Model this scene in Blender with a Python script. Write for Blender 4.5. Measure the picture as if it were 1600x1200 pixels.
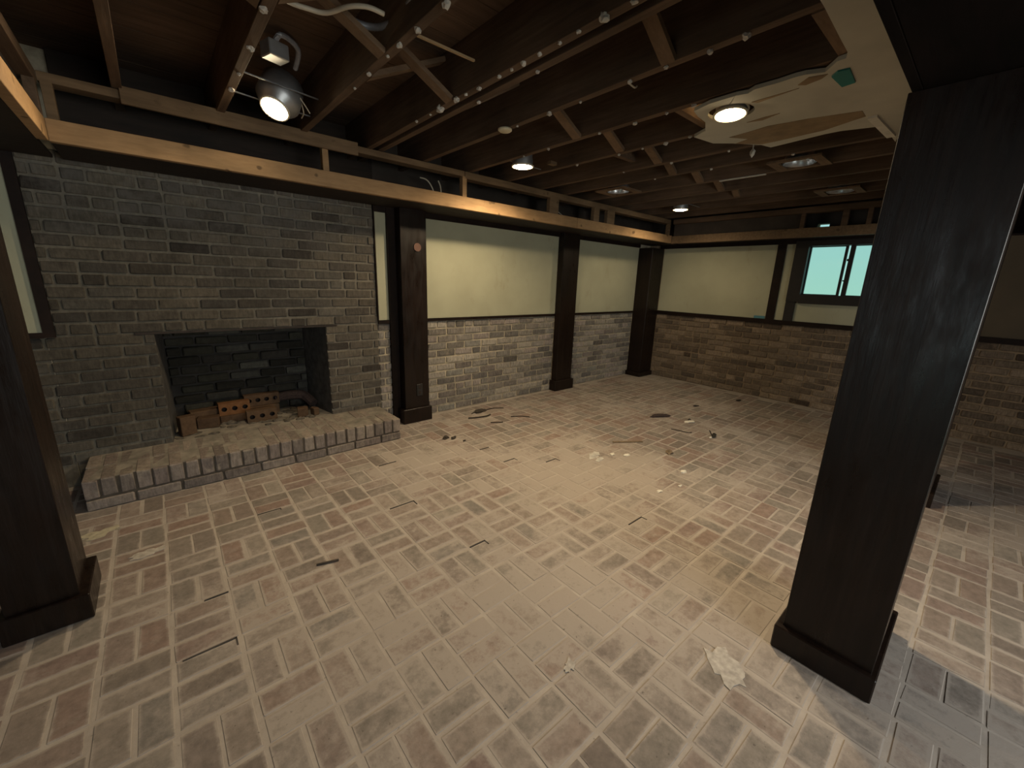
import bpy, bmesh, math, random
from mathutils import Vector, Matrix

random.seed(7)
for o in list(bpy.data.objects):
    bpy.data.objects.remove(o, do_unlink=True)
scene = bpy.context.scene
C = scene.collection
S = 1.3            # metres per unit: all coordinates below are in eye heights (1 unit = 1.3 m)

# ------------------------------------------------------------------ camera, world, daylight, exposure
YAW, PITCH, ROLL, FPX = math.radians(49.021), math.radians(14.154), 0.03304, 636.47
_f = Vector((math.cos(YAW) * math.cos(PITCH), math.sin(YAW) * math.cos(PITCH), -math.sin(PITCH)))
_r = Vector((math.sin(YAW), -math.cos(YAW), 0))
_u = _r.cross(_f)
_c, _s = math.cos(ROLL), math.sin(ROLL)
_r2 = _c * _r + _s * _u
_u2 = -_s * _r + _c * _u
cam_data = bpy.data.cameras.new('camera')
cam = bpy.data.objects.new('camera', cam_data)
C.objects.link(cam)
M = Matrix((_r2, _u2, -_f)).transposed().to_4x4()
M.translation = Vector((0, 0, S))
cam.matrix_world = M
cam_data.sensor_width = 36.0
cam_data.lens = 36.0 * FPX / 1600.0
cam_data.clip_start = 0.02
scene.camera = cam

world = bpy.data.worlds.new('sky')
scene.world = world
world.use_nodes = True
_nt = world.node_tree
_bg = _nt.nodes['Background']
_tc = _nt.nodes.new('ShaderNodeTexCoord')
_sep = _nt.nodes.new('ShaderNodeSeparateXYZ')
_rmp = _nt.nodes.new('ShaderNodeValToRGB')
_rmp.color_ramp.elements[0].position = 0.0
_rmp.color_ramp.elements[0].color = (0.40, 0.72, 0.62, 1)
_rmp.color_ramp.elements[1].position = 0.30
_rmp.color_ramp.elements[1].color = (0.30, 0.62, 0.76, 1)
_nt.links.new(_tc.outputs['Generated'], _sep.inputs[0])
_nt.links.new(_sep.outputs['Z'], _rmp.inputs[0])
_nt.links.new(_rmp.outputs[0], _bg.inputs['Color'])
_bg.inputs['Strength'].default_value = 1.0

_al = bpy.data.lights.new('patio_daylight', 'AREA')
_al.shape = 'RECTANGLE'
_al.size, _al.size_y = 0.95 * S, 0.8 * S
_al.color = (0.92, 0.90, 1.0)
_al.energy = 8.0
_alo = bpy.data.objects.new('patio_daylight', _al)
C.objects.link(_alo)
_alo.location = Vector((-2.74, 0.25, 0.95)) * S
_alo.rotation_euler = Vector((1, 0, 0)).to_track_quat('-Z', 'Z').to_euler()

_bl = bpy.data.lights.new('garden_daylight', 'AREA')
_bl.shape = 'RECTANGLE'
_bl.size, _bl.size_y = 1.7 * S, 0.8 * S
_bl.color = (1.0, 0.97, 0.93)
_bl.energy = 62.0
_blo = bpy.data.objects.new('garden_daylight', _bl)
C.objects.link(_blo)
_blo.location = Vector((0.95, -1.57, 1.0)) * S
_blo.rotation_euler = Vector((0, 1, 0)).to_track_quat('-Z', 'Z').to_euler()

scene.view_settings.view_transform = 'Standard'
scene.view_settings.look = 'None'
scene.view_settings.exposure = 0.0
scene.view_settings.gamma = 1.0
scene.view_settings.use_curve_mapping = False
LAMP = 60.0           # lens brightness
SPOT = 90.0          # watts of each lamp's beam

# ------------------------------------------------------------------ material helpers
def new_mat(name):
    m = bpy.data.materials.new(name)
    m.use_nodes = True
    nt = m.node_tree
    b = nt.nodes['Principled BSDF']
    return m, nt, b

def N(nt, t, **kw):
    n = nt.nodes.new(t)
    for k, v in kw.items():
        if k in n.inputs.keys():
            n.inputs[k].default_value = v
        else:
            setattr(n, k, v)
    return n

def L(nt, a, b):
    nt.links.new(a, b)

def pos_node(nt, scale=(1, 1, 1), space='world'):
    if space == 'world':
        g = N(nt, 'ShaderNodeNewGeometry').outputs['Position']
    else:
        g = N(nt, 'ShaderNodeTexCoord').outputs['Object']
    mp = N(nt, 'ShaderNodeMapping')
    mp.inputs['Scale'].default_value = scale
    L(nt, g, mp.inputs['Vector'])
    return mp.outputs[0]

def noise(nt, vec, scale, detail=3.0, rough=0.55):
    n = N(nt, 'ShaderNodeTexNoise')
    n.inputs['Scale'].default_value = scale
    n.inputs['Detail'].default_value = detail
    n.inputs['Roughness'].default_value = rough
    L(nt, vec, n.inputs['Vector'])
    return n.outputs['Fac']

def ramp(nt, fac, stops, interp='LINEAR'):
    r = N(nt, 'ShaderNodeValToRGB')
    cr = r.color_ramp
    cr.interpolation = interp
    while len(cr.elements) < len(stops):
        cr.elements.new(0.5)
    for e, (p, c) in zip(cr.elements, stops):
        e.position = p
        e.color = (c[0], c[1], c[2], 1) if isinstance(c, (tuple, list)) else (c, c, c, 1)
    L(nt, fac, r.inputs[0])
    return r.outputs[0]

def mix(nt, fac, a, b, mode='MIX'):
    m = N(nt, 'ShaderNodeMix', data_type='RGBA', blend_type=mode)
    for s, v in ((m.inputs[0], fac), (m.inputs[6], a), (m.inputs[7], b)):
        if hasattr(v, 'links') or hasattr(v, 'is_linked'):
            L(nt, v, s)
        elif isinstance(v, (int, float)):
            s.default_value = v
        else:
            s.default_value = (v[0], v[1], v[2], 1)
    return m.outputs[2]

def math_n(nt, op, a, b=0.0, clamp=False):
    m = N(nt, 'ShaderNodeMath', operation=op)
    m.use_clamp = clamp
    for s, v in ((m.inputs[0], a), (m.inputs[1], b)):
        if isinstance(v, (int, float)):
            s.default_value = v
        else:
            L(nt, v, s)
    return m.outputs[0]

def bump(nt, bsdf, h, strength=0.3, dist=0.004):
    b = N(nt, 'ShaderNodeBump')
    b.inputs['Strength'].default_value = strength
    b.inputs['Distance'].default_value = dist
    L(nt, h, b.inputs['Height'])
    L(nt, b.outputs[0], bsdf.inputs['Normal'])

def rnd(nt, island):
    if island:
        return N(nt, 'ShaderNodeNewGeometry').outputs['Random Per Island']
    return N(nt, 'ShaderNodeObjectInfo').outputs['Random']

def plain(name, col, rough=0.6, metal=0.0, var=0.15, scale=12.0):
    m, nt, b = new_mat(name)
    n = noise(nt, pos_node(nt), scale)
    lo = tuple(c * (1 - var) for c in col)
    hi = tuple(min(1, c * (1 + var)) for c in col)
    L(nt, ramp(nt, n, [(0.3, lo), (0.7, hi)]), b.inputs['Base Color'])
    b.inputs['Roughness'].default_value = rough
    b.inputs['Metallic'].default_value = metal
    return m

DUST = (0.325, 0.284, 0.246)

def dust_mask(nt, p):
    """world-space pattern of dried mortar dust trodden over the floor"""
    big = noise(nt, p, 0.9, 3.0)
    mid = noise(nt, p, 5.0, 5.0, 0.65)
    fine = noise(nt, p, 28.0, 5.0, 0.75)
    d = N(nt, 'ShaderNodeVectorMath', operation='DISTANCE')
    L(nt, p, d.inputs[0])
    d.inputs[1].default_value = (1.0 * S, 0.95 * S, 0)
    mr = N(nt, 'ShaderNodeMapRange')
    mr.inputs[1].default_value = 0.2
    mr.inputs[2].default_value = 1.7
    mr.inputs[3].default_value = 0.11
    mr.inputs[4].default_value = -0.04
    L(nt, d.outputs['Value'], mr.inputs[0])
    a = math_n(nt, 'MULTIPLY', big, 0.55)
    a = math_n(nt, 'ADD', a, math_n(nt, 'MULTIPLY', mid, 0.42))
    a = math_n(nt, 'ADD', a, math_n(nt, 'MULTIPLY', fine, 0.34))
    a = math_n(nt, 'ADD', a, mr.outputs[0])
    return a

def floor_brick_mat(name, island):
    m, nt, b = new_mat(name)
    p = pos_node(nt)
    r = rnd(nt, island)
    base = ramp(nt, r, [(0.0, (0.150, 0.122, 0.105)), (0.17, (0.190, 0.170, 0.146)), (0.34, (0.205, 0.140, 0.115)),
                        (0.5, (0.165, 0.150, 0.135)), (0.66, (0.222, 0.180, 0.150)), (0.83, (0.185, 0.132, 0.116)),
                        (1.0, (0.215, 0.195, 0.165))])
    mot = ramp(nt, noise(nt, p, 26.0, 5.0, 0.7), [(0.3, 0.72), (0.7, 1.22)])
    col = mix(nt, 1.0, base, mot, 'MULTIPLY')
    dm = dust_mask(nt, p)
    rr = math_n(nt, 'ADD', dm, math_n(nt, 'MULTIPLY', math_n(nt, 'SUBTRACT', r, 0.5), 0.07))
    if not island:                       # mortar smeared raggedly over the brick's edges
        gx = N(nt, 'ShaderNodeSeparateXYZ')
        L(nt, N(nt, 'ShaderNodeTexCoord').outputs['Generated'], gx.inputs[0])
        ex = math_n(nt, 'MULTIPLY', math_n(nt, 'SUBTRACT', 0.5, math_n(nt, 'ABSOLUTE', math_n(nt, 'SUBTRACT', gx.outputs[0], 0.5))), LB_M)
        ey = math_n(nt, 'MULTIPLY', math_n(nt, 'SUBTRACT', 0.5, math_n(nt, 'ABSOLUTE', math_n(nt, 'SUBTRACT', gx.outputs[1], 0.5))), WB_M)
        ed = math_n(nt, 'MINIMUM', ex, ey)
        em = N(nt, 'ShaderNodeMapRange')
        em.inputs[1].default_value = 0.0
        em.inputs[2].default_value = 0.013
        em.inputs[3].default_value = 0.17
        em.inputs[4].default_value = 0.0
        L(nt, ed, em.inputs[0])
        rr = math_n(nt, 'ADD', rr, em.outputs[0])
    if island:
        rr = math_n(nt, 'ADD', rr, 0.055)
    f = ramp(nt, rr, [(0.62, 0.08), (0.69, 0.40), (0.76, 0.92)])
    col = mix(nt, f, col, DUST)
    sp = ramp(nt, noise(nt, p, 60.0, 2.0), [(0.24, 1.0), (0.31, 0.0)])
    col = mix(nt, math_n(nt, 'MULTIPLY', sp, 0.55), col, (0.07, 0.055, 0.045))
    L(nt, col, b.inputs['Base Color'])
    b.inputs['Roughness'].default_value = 0.86
    b.inputs['Specular IOR Level'].default_value = 0.25
    bump(nt, b, noise(nt, p, 45.0, 5.0, 0.7), 0.35, 0.003)
    return m

def floor_mortar_mat():
    m, nt, b = new_mat('floor_mortar')
    p = pos_node(nt)
    n = noise(nt, p, 9.0, 5.0, 0.65)
    col = ramp(nt, n, [(0.25, (0.27, 0.235, 0.20)), (0.5, (0.335, 0.294, 0.253)), (0.75, (0.40, 0.355, 0.305))])
    sp = ramp(nt, noise(nt, p, 60.0, 2.0), [(0.24, 1.0), (0.31, 0.0)])
    col = mix(nt, math_n(nt, 'MULTIPLY', sp, 0.5), col, (0.10, 0.08, 0.06))
    L(nt, col, b.inputs['Base Color'])
    b.inputs['Roughness'].default_value = 0.92
    bump(nt, b, noise(nt, p, 50.0, 5.0, 0.7), 0.4, 0.003)
    return m

def chimney_shade_whitewash(nt, p, col):
    d = N(nt, 'ShaderNodeVectorMath', operation='DISTANCE')
    L(nt, p, d.inputs[0])
    d.inputs[1].default_value = (-0.05 * S, 2.63 * S, 0.62 * S)
    n = noise(nt, p, 3.0, 4.0, 0.65)
    dd = math_n(nt, 'ADD', d.outputs['Value'], math_n(nt, 'MULTIPLY', math_n(nt, 'SUBTRACT', n, 0.5), 1.2))
    mr = N(nt, 'ShaderNodeMapRange')
    mr.inputs[1].default_value = 0.35
    mr.inputs[2].default_value = 1.25
    mr.inputs[3].default_value = 0.56
    mr.inputs[4].default_value = 1.0
    L(nt, dd, mr.inputs[0])
    col = mix(nt, 1.0, col, mr.outputs[0], 'MULTIPLY')  # light falling off toward the chimney's left, multiplied into the brick and mortar colour
    sp = N(nt, 'ShaderNodeSeparateXYZ')
    L(nt, p, sp.inputs[0])
    hz = N(nt, 'ShaderNodeMapRange')
    hz.inputs[1].default_value = 1.05 * S
    hz.inputs[2].default_value = 1.25 * S
    L(nt, sp.outputs['Z'], hz.inputs[0])
    w = ramp(nt, noise(nt, p, 6.0, 5.0, 0.7), [(0.46, 0.0), (0.62, 0.7)])
    return mix(nt, math_n(nt, 'MULTIPLY', w, hz.outputs[0]), col, (0.115, 0.105, 0.092))

def wall_brick_mat(name, island, stops, streak, smear=(0.25, 0.2, 0.15), amount=0.5, sx=(14, 14, 3), shade_whitewash=False):
    m, nt, b = new_mat(name)
    p = pos_node(nt)
    r = rnd(nt, island)
    base = ramp(nt, r, stops)
    st = noise(nt, pos_node(nt, sx), 6.0, 4.0, 0.7)
    col = mix(nt, 1.0, base, ramp(nt, st, [(0.3, 1 - streak), (0.7, 1 + streak)]), 'MULTIPLY')
    mot = ramp(nt, noise(nt, p, 30.0, 4.0, 0.7), [(0.3, 0.8), (0.7, 1.2)])
    col = mix(nt, 1.0, col, mot, 'MULTIPLY')
    sm = ramp(nt, noise(nt, p, 7.0, 5.0, 0.7), [(0.55, 0.0), (0.72, 1.0)])
    col = mix(nt, math_n(nt, 'MULTIPLY', sm, amount), col, smear)
    if shade_whitewash:                            # dimmer light at left and centre painted into the colour, whitewash traces higher up
        col = chimney_shade_whitewash(nt, p, col)
    L(nt, col, b.inputs['Base Color'])
    b.inputs['Roughness'].default_value = 0.9
    b.inputs['Specular IOR Level'].default_value = 0.2
    bump(nt, b, noise(nt, p, 50.0, 4.0, 0.7), 0.4, 0.004)
    return m

def wood_mat(name, dark, light, rough=0.5, scale=(2, 30, 30), spec=0.4, rough_var=0.0, space='world', knots=0.0):
    m, nt, b = new_mat(name)
    v = pos_node(nt, scale, space)
    g = noise(nt, v, 1.6, 5.0, 0.65)
    col = ramp(nt, g, [(0.25, dark), (0.75, light)])
    p = pos_node(nt)
    big = ramp(nt, noise(nt, p, 2.4, 3.0), [(0.3, 0.72), (0.7, 1.25)])
    col = mix(nt, 1.0, col, big, 'MULTIPLY')
    if knots:
        k = ramp(nt, noise(nt, p, 13.0, 1.0), [(0.25, 1.0), (0.30, 0.0)])
        col = mix(nt, math_n(nt, 'MULTIPLY', k, knots), col, tuple(c * 0.25 for c in dark))
    L(nt, col, b.inputs['Base Color'])
    b.inputs['Specular IOR Level'].default_value = spec
    if rough_var:
        rv = noise(nt, pos_node(nt, (9, 9, 2.2)), 2.6, 5.0, 0.7)
        L(nt, ramp(nt, rv, [(0.35, max(0.05, rough - rough_var)), (0.65, min(1, rough + rough_var))]), b.inputs['Roughness'])
    else:
        b.inputs['Roughness'].default_value = rough
    bump(nt, b, g, 0.35, 0.003)
    return m

LB_M, WB_M = 0.1387 * S, 0.0660 * S
FLOOR_BRICK = floor_brick_mat('floor_brick', False)
FLOOR_BRICK_J = floor_brick_mat('floor_brick_field', True)
FLOOR_MORTAR = floor_mortar_mat()
W_STOPS = [(0.0, (0.084, 0.075, 0.067)), (0.18, (0.277, 0.251, 0.215)), (0.36, (0.104, 0.096, 0.091)), (0.52, (0.319, 0.289, 0.242)),
           (0.68, (0.128, 0.112, 0.102)), (0.84, (0.277, 0.238, 0.215)), (1.0, (0.185, 0.180, 0.160))]
B_STOPS = [(0.0, (0.053, 0.038, 0.027)), (0.2, (0.165, 0.127, 0.091)), (0.4, (0.074, 0.059, 0.045)), (0.6, (0.218, 0.167, 0.119)),
           (0.8, (0.090, 0.068, 0.049)), (1.0, (0.202, 0.155, 0.108))]
F_STOPS = [(0.0, (0.047, 0.040, 0.034)), (0.2, (0.117, 0.101, 0.078)), (0.4, (0.079, 0.069, 0.058)), (0.6, (0.140, 0.120, 0.092)),
           (0.8, (0.065, 0.057, 0.049)), (1.0, (0.124, 0.112, 0.092))]
WAINSCOT_BRICK = wall_brick_mat('wainscot_brick', False, W_STOPS, 0.45, (0.34, 0.28, 0.21), 0.55)
BACK_BRICK = wall_brick_mat('back_wall_brick', False, B_STOPS, 0.35, (0.25, 0.19, 0.13), 0.5)
FIRE_BRICK = wall_brick_mat('chimney_brick', False, F_STOPS, 0.30, (0.115, 0.106, 0.090), 0.6, shade_whitewash=True)
HEARTH_BRICK = wall_brick_mat('hearth_brick', False, [(0, (0.13, 0.108, 0.095)), (0.35, (0.22, 0.185, 0.155)), (0.65, (0.16, 0.13, 0.115)), (1, (0.25, 0.21, 0.175))],
                              0.3, (0.34, 0.295, 0.225), 0.8)
SOOT_BRICK = wall_brick_mat('sooty_brick', False, [(0, (0.014, 0.013, 0.011)), (0.35, (0.035, 0.034, 0.026)), (0.6, (0.022, 0.020, 0.018)),
                                                  (0.8, (0.050, 0.049, 0.042)), (1, (0.066, 0.066, 0.056))], 0.2, (0.02, 0.018, 0.012), 0.8, (6, 6, 6))
WALL_MORTAR = plain('wall_mortar', (0.42, 0.36, 0.26), 0.95, 0, 0.25, 20)
BACK_MORTAR = plain('back_wall_mortar', (0.225, 0.165, 0.105), 0.95, 0, 0.25, 20)
FIRE_MORTAR = wall_brick_mat('chimney_mortar', True, [(0.0, (0.185, 0.165, 0.130)), (1.0, (0.185, 0.165, 0.130))], 0.15, (0.16, 0.145, 0.115), 0.5, shade_whitewash=True)
HEARTH_TOP = plain('hearth_top_mortar', (0.20, 0.178, 0.145), 0.95, 0, 0.35, 14)
HEARTH_MORTAR_SHADED = plain('hearth_mortar_shaded', (0.085, 0.068, 0.05), 0.95, 0, 0.3, 12)  # darkened mortar: shadow of the front joints put into the colour
SOOT = plain('soot', (0.030, 0.027, 0.024), 0.95, 0, 0.4, 8)
PARGE = plain('parged_side', (0.042, 0.038, 0.034), 0.9, 0, 0.45, 18)

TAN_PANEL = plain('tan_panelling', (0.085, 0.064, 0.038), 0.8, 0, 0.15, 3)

def plaster_mat():
    m, nt, b = new_mat('cream_plaster')
    p = pos_node(nt)
    col = ramp(nt, noise(nt, p, 2.5, 4.0), [(0.3, (0.330, 0.325, 0.228)), (0.7, (0.385, 0.380, 0.27))])
    st = ramp(nt, noise(nt, pos_node(nt, (5, 5, 2)), 1.5, 5.0, 0.7), [(0.60, 0.0), (0.75, 0.4)])
    col = mix(nt, st, col, (0.24, 0.21, 0.13))
    L(nt, col, b.inputs['Base Color'])
    b.inputs['Roughness'].default_value = 0.8
    return m

PLASTER = plaster_mat()
POST = wood_mat('dark_stained_wood', (0.006, 0.0035, 0.0025), (0.016, 0.009, 0.006), 0.36, (26, 26, 2), 0.28, 0.09)
BEAM = wood_mat('dark_beam_board', (0.004, 0.003, 0.002), (0.008, 0.005, 0.004), 0.9, (2, 12, 12), 0.03)
TRIM = wood_mat('dark_trim', (0.007, 0.004, 0.003), (0.017, 0.009, 0.006), 0.6, (12, 12, 12), 0.15)
JOIST = wood_mat('joist_wood', (0.078, 0.050, 0.032), (0.150, 0.098, 0.063), 0.85, (30, 2, 30), 0.2)
JOIST_EDGE = JOIST
BRACE = wood_mat('brace_wood', (0.125, 0.080, 0.048), (0.20, 0.13, 0.08), 0.85, (6, 30, 30), 0.2)
PLANK = wood_mat('subfloor_plank', (0.074, 0.047, 0.030), (0.140, 0.088, 0.058), 0.88, (2, 26, 26), 0.2)
PINE = wood_mat('framing_pine', (0.28, 0.172, 0.085), (0.40, 0.25, 0.125), 0.75, (5, 30, 30), 0.25, knots=0.7)
OLD_PINE = wood_mat('weathered_framing', (0.13, 0.085, 0.048), (0.22, 0.145, 0.082), 0.8, (3, 26, 26), 0.25, knots=0.5)
SOFFIT_BOARD = wood_mat('soffit_board', (0.014, 0.009, 0.006), (0.032, 0.020, 0.013), 0.7, (3, 20, 20), 0.3)
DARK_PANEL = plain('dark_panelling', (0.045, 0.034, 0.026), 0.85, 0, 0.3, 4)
DRYWALL = plain('old_drywall', (0.46, 0.43, 0.345), 0.9, 0, 0.14, 3.2)
TORN = plain('torn_drywall_paper', (0.24, 0.165, 0.09), 0.95, 0, 0.25, 10)
CHALK = plain('plaster_scrap', (0.50, 0.46, 0.40), 0.95, 0, 0.12, 30)
STEEL = plain('galvanised_steel', (0.42, 0.43, 0.44), 0.42, 0.8, 0.25, 9)
FOIL = plain('aluminium_reflector', (0.72, 0.72, 0.74), 0.32, 0.9, 0.15, 30)
IRON = plain('lintel_iron', (0.03, 0.022, 0.018), 0.7, 0.4, 0.3, 20)
WHITE_RING = plain('light_trim_ring', (0.62, 0.55, 0.42), 0.5, 0, 0.05, 5)
COVER = plain('cream_cover', (0.60, 0.53, 0.36), 0.6, 0, 0.06, 8)
FRAME = wood_mat('window_frame_wood', (0.006, 0.0045, 0.004), (0.013, 0.009, 0.007), 0.5, (10, 10, 10), 0.4)
GREEN_TAPE = plain('green_tape', (0.015, 0.155, 0.13), 0.6, 0, 0.1, 20)
BLUE_TAPE = plain('blue_tape', (0.06, 0.20, 0.25), 0.6, 0, 0.1, 20)
CABLE = plain('white_cable', (0.50, 0.44, 0.34), 0.5, 0, 0.15, 20)
CONDUIT = plain('grey_conduit', (0.27, 0.27, 0.29), 0.45, 0.2, 0.2, 40)
LATH = wood_mat('lath_wood', (0.30, 0.2, 0.1), (0.4, 0.28, 0.16), 0.8, (10, 20, 20), 0.2)
ORANGE_BRICK = wall_brick_mat('orange_brick', False, [(0, (0.135, 0.058, 0.022)), (1, (0.155, 0.075, 0.033))], 0.1, (0.14, 0.095, 0.055), 0.6, (6, 6, 6))
BROWN_BRICK = wall_brick_mat('brown_brick', False, [(0, (0.060, 0.036, 0.022)), (1, (0.105, 0.064, 0.036))], 0.1, (0.05, 0.04, 0.03), 0.7, (6, 6, 6))
HOLE = plain('core_hole', (0.02, 0.012, 0.008), 0.95)
ASH = plain('ash', (0.085, 0.072, 0.055), 0.95, 0, 0.5, 40)
DIRT = plain('dark_dirt', (0.035, 0.027, 0.02), 0.95, 0, 0.4, 60)
BARK = plain('dark_red_bark', (0.036, 0.022, 0.019), 0.9, 0, 0.5, 80)
BLACK = plain('black_plastic', (0.012, 0.011, 0.010), 0.5, 0, 0.2, 20)
PAPER = plain('white_paper', (0.62, 0.58, 0.49), 0.9, 0, 0.08, 20)
GREY_CRUMB = plain('grey_crumb', (0.42, 0.40, 0.36), 0.9, 0, 0.2, 30)
TAN_BIT = plain('tan_bit', (0.16, 0.115, 0.07), 0.9, 0, 0.2, 30)
DISC = plain('reddish_plug', (0.105, 0.043, 0.026), 0.6, 0, 0.15, 30)
SUNKEN_SHADE = plain('sunken_edge_shade', (0.045, 0.04, 0.036), 0.95, 0, 0.3, 30)  # shade colour for the step edges of sunken bricks

YELLOW_SMEAR = plain('yellow_mortar_smear', (0.36, 0.325, 0.235), 0.95, 0, 0.25, 40)
SMEAR = plain('mortar_smear', (0.37, 0.34, 0.30), 0.95, 0, 0.25, 45)

def glow_mat(name, col, strength):
    m = bpy.data.materials.new(name)
    m.use_nodes = True
    nt = m.node_tree
    nt.nodes.remove(nt.nodes['Principled BSDF'])
    e = nt.nodes.new('ShaderNodeEmission')
    e.inputs['Color'].default_value = (*col, 1)
    e.inputs['Strength'].default_value = strength
    L(nt, e.outputs[0], nt.nodes['Material Output'].inputs['Surface'])
    return m

LENS = glow_mat('lit_lens', (1.0, 0.80, 0.50), LAMP)
BULB = glow_mat('lit_bulb', (1.0, 0.70, 0.36), 25.0)

def glass_mat():
    m = bpy.data.materials.new('window_glass')
    m.use_nodes = True
    nt = m.node_tree
    nt.nodes.remove(nt.nodes['Principled BSDF'])
    t = nt.nodes.new('ShaderNodeBsdfTransparent')
    t.inputs['Color'].default_value = (0.93, 0.97, 0.95, 1)
    g = nt.nodes.new('ShaderNodeBsdfGlossy')
    g.inputs['Roughness'].default_value = 0.05
    mx = nt.nodes.new('ShaderNodeMixShader')
    fr = nt.nodes.new('ShaderNodeFresnel')
    fr.inputs['IOR'].default_value = 1.35
    L(nt, fr.outputs[0], mx.inputs[0])
    L(nt, t.outputs[0], mx.inputs[1])
    L(nt, g.outputs[0], mx.inputs[2])
    L(nt, mx.outputs[0], nt.nodes['Material Output'].inputs['Surface'])
    return m

GLASS = glass_mat()

# ------------------------------------------------------------------ geometry helpers (coordinates in units)
ORG = {}

class B:
    def __init__(self):
        self.bm = bmesh.new()

    def box(self, x0, x1, y0, y1, z0, z1, rot=None, bev=0.0):
        x0, x1 = min(x0, x1), max(x0, x1)
        y0, y1 = min(y0, y1), max(y0, y1)
        c = Vector(((x0 + x1) / 2, (y0 + y1) / 2, (z0 + z1) / 2))
        t = bmesh.new()
        bmesh.ops.create_cube(t, size=1.0)
        for v in t.verts:
            v.co = Vector((v.co.x * (x1 - x0), v.co.y * (y1 - y0), v.co.z * (z1 - z0)))
        if bev:
            bmesh.ops.bevel(t, geom=t.edges[:], offset=bev, segments=1, affect='EDGES')
        mt = Matrix.Translation(c) @ (rot.to_4x4() if rot is not None else Matrix())
        t.transform(mt)
        self.merge(t)
        return self

    def merge(self, t):
        me = bpy.data.meshes.new('tmp')
        t.to_mesh(me)
        t.free()
        self.bm.from_mesh(me)
        bpy.data.meshes.remove(me)

    def bar(self, a, b, w, h, up=Vector((0, 0, 1))):
        """box-section bar from a to b"""
        a, b = Vector(a), Vector(b)
        d = (b - a)
        n = d.normalized()
        side = n.cross(up)
        if side.length < 1e-4:
            side = Vector((1, 0, 0))
        side.normalize()
        up2 = side.cross(n)
        t = bmesh.new()
        bmesh.ops.create_cube(t, size=1.0)
        mm = Matrix((n * d.length, side * w, up2 * h)).transposed().to_4x4()
        mm.translation = (a + b) / 2
        t.transform(mm)
        bmesh.ops.recalc_face_normals(t, faces=t.faces[:])
        self.merge(t)
        return self

    def tube(self, pts, r, seg=8):
        pts = [Vector(p) for p in pts]
        # Catmull-Rom resample
        out = []
        for i in range(len(pts) - 1):
            p0 = pts[max(i - 1, 0)]; p1 = pts[i]; p2 = pts[i + 1]; p3 = pts[min(i + 2, len(pts) - 1)]
            for k in range(5):
                t = k / 5
                out.append(0.5 * ((2 * p1) + (p2 - p0) * t + (2 * p0 - 5 * p1 + 4 * p2 - p3) * t * t + (3 * p1 - p0 - 3 * p2 + p3) * t ** 3))
        out.append(pts[-1])
        rings = []
        for i, p in enumerate(out):
            d = (out[min(i + 1, len(out) - 1)] - out[max(i - 1, 0)]).normalized()
            a = d.cross(Vector((0.31, 0.17, 0.93))).normalized()
            b = d.cross(a)
            rings.append([self.bm.verts.new(p + (a * math.cos(2 * math.pi * k / seg) + b * math.sin(2 * math.pi * k / seg)) * r) for k in range(seg)])
        for i in range(len(rings) - 1):
            for k in range(seg):
                self.bm.faces.new((rings[i][k], rings[i][(k + 1) % seg], rings[i + 1][(k + 1) % seg], rings[i + 1][k]))
        self.bm.faces.new(rings[0][::-1])
        self.bm.faces.new(rings[-1])
        return self

    def lathe(self, prof, mat, seg=24, cap0=False, cap1=False):
        """prof: (radius, height) pairs about local z, placed by matrix mat"""
        rings = []
        for r, h in prof:
            rings.append([self.bm.verts.new(mat @ Vector((r * math.cos(2 * math.pi * k / seg), r * math.sin(2 * math.pi * k / seg), h))) for k in range(seg)])
        for i in range(len(rings) - 1):
            for k in range(seg):
                self.bm.faces.new((rings[i][k], rings[i][(k + 1) % seg], rings[i + 1][(k + 1) % seg], rings[i + 1][k]))
        if cap0:
            self.bm.faces.new(rings[0][::-1])
        if cap1:
            self.bm.faces.new(rings[-1])
        return self

    def prism(self, pts, z0, z1):
        lo = [self.bm.verts.new((x, y, z0)) for x, y in pts]
        hi = [self.bm.verts.new((x, y, z1)) for x, y in pts]
        n = len(pts)
        self.bm.faces.new(lo[::-1])
        self.bm.faces.new(hi)
        for i in range(n):
            self.bm.faces.new((lo[i], lo[(i + 1) % n], hi[(i + 1) % n], hi[i]))
        bmesh.ops.recalc_face_normals(self.bm, faces=self.bm.faces[:])
        return self

    def hull(self, pts):
        """solid from 8 corner points given as bottom quad then top quad"""
        v = [self.bm.verts.new(p) for p in pts]
        for f in ((3, 2, 1, 0), (4, 5, 6, 7), (0, 1, 5, 4), (1, 2, 6, 5), (2, 3, 7, 6), (3, 0, 4, 7)):
            self.bm.faces.new([v[i] for i in f])
        bmesh.ops.recalc_face_normals(self.bm, faces=self.bm.faces[:])
        return self

    def blob(self, c, rx, ry, rz, seed, sub=1, jit=0.3):
        rg = random.Random(seed)
        t = bmesh.new()
        bmesh.ops.create_icosphere(t, subdivisions=sub, radius=1.0)
        for v in t.verts:
            k = 1 + rg.uniform(-jit, jit)
            v.co = Vector((v.co.x * rx * k, v.co.y * ry * k, v.co.z * rz * k)) + Vector(c)
        self.merge(t)
        return self

def world_org(o):
    return ORG[o.name] if o is not None else Vector((0, 0, 0))

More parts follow.
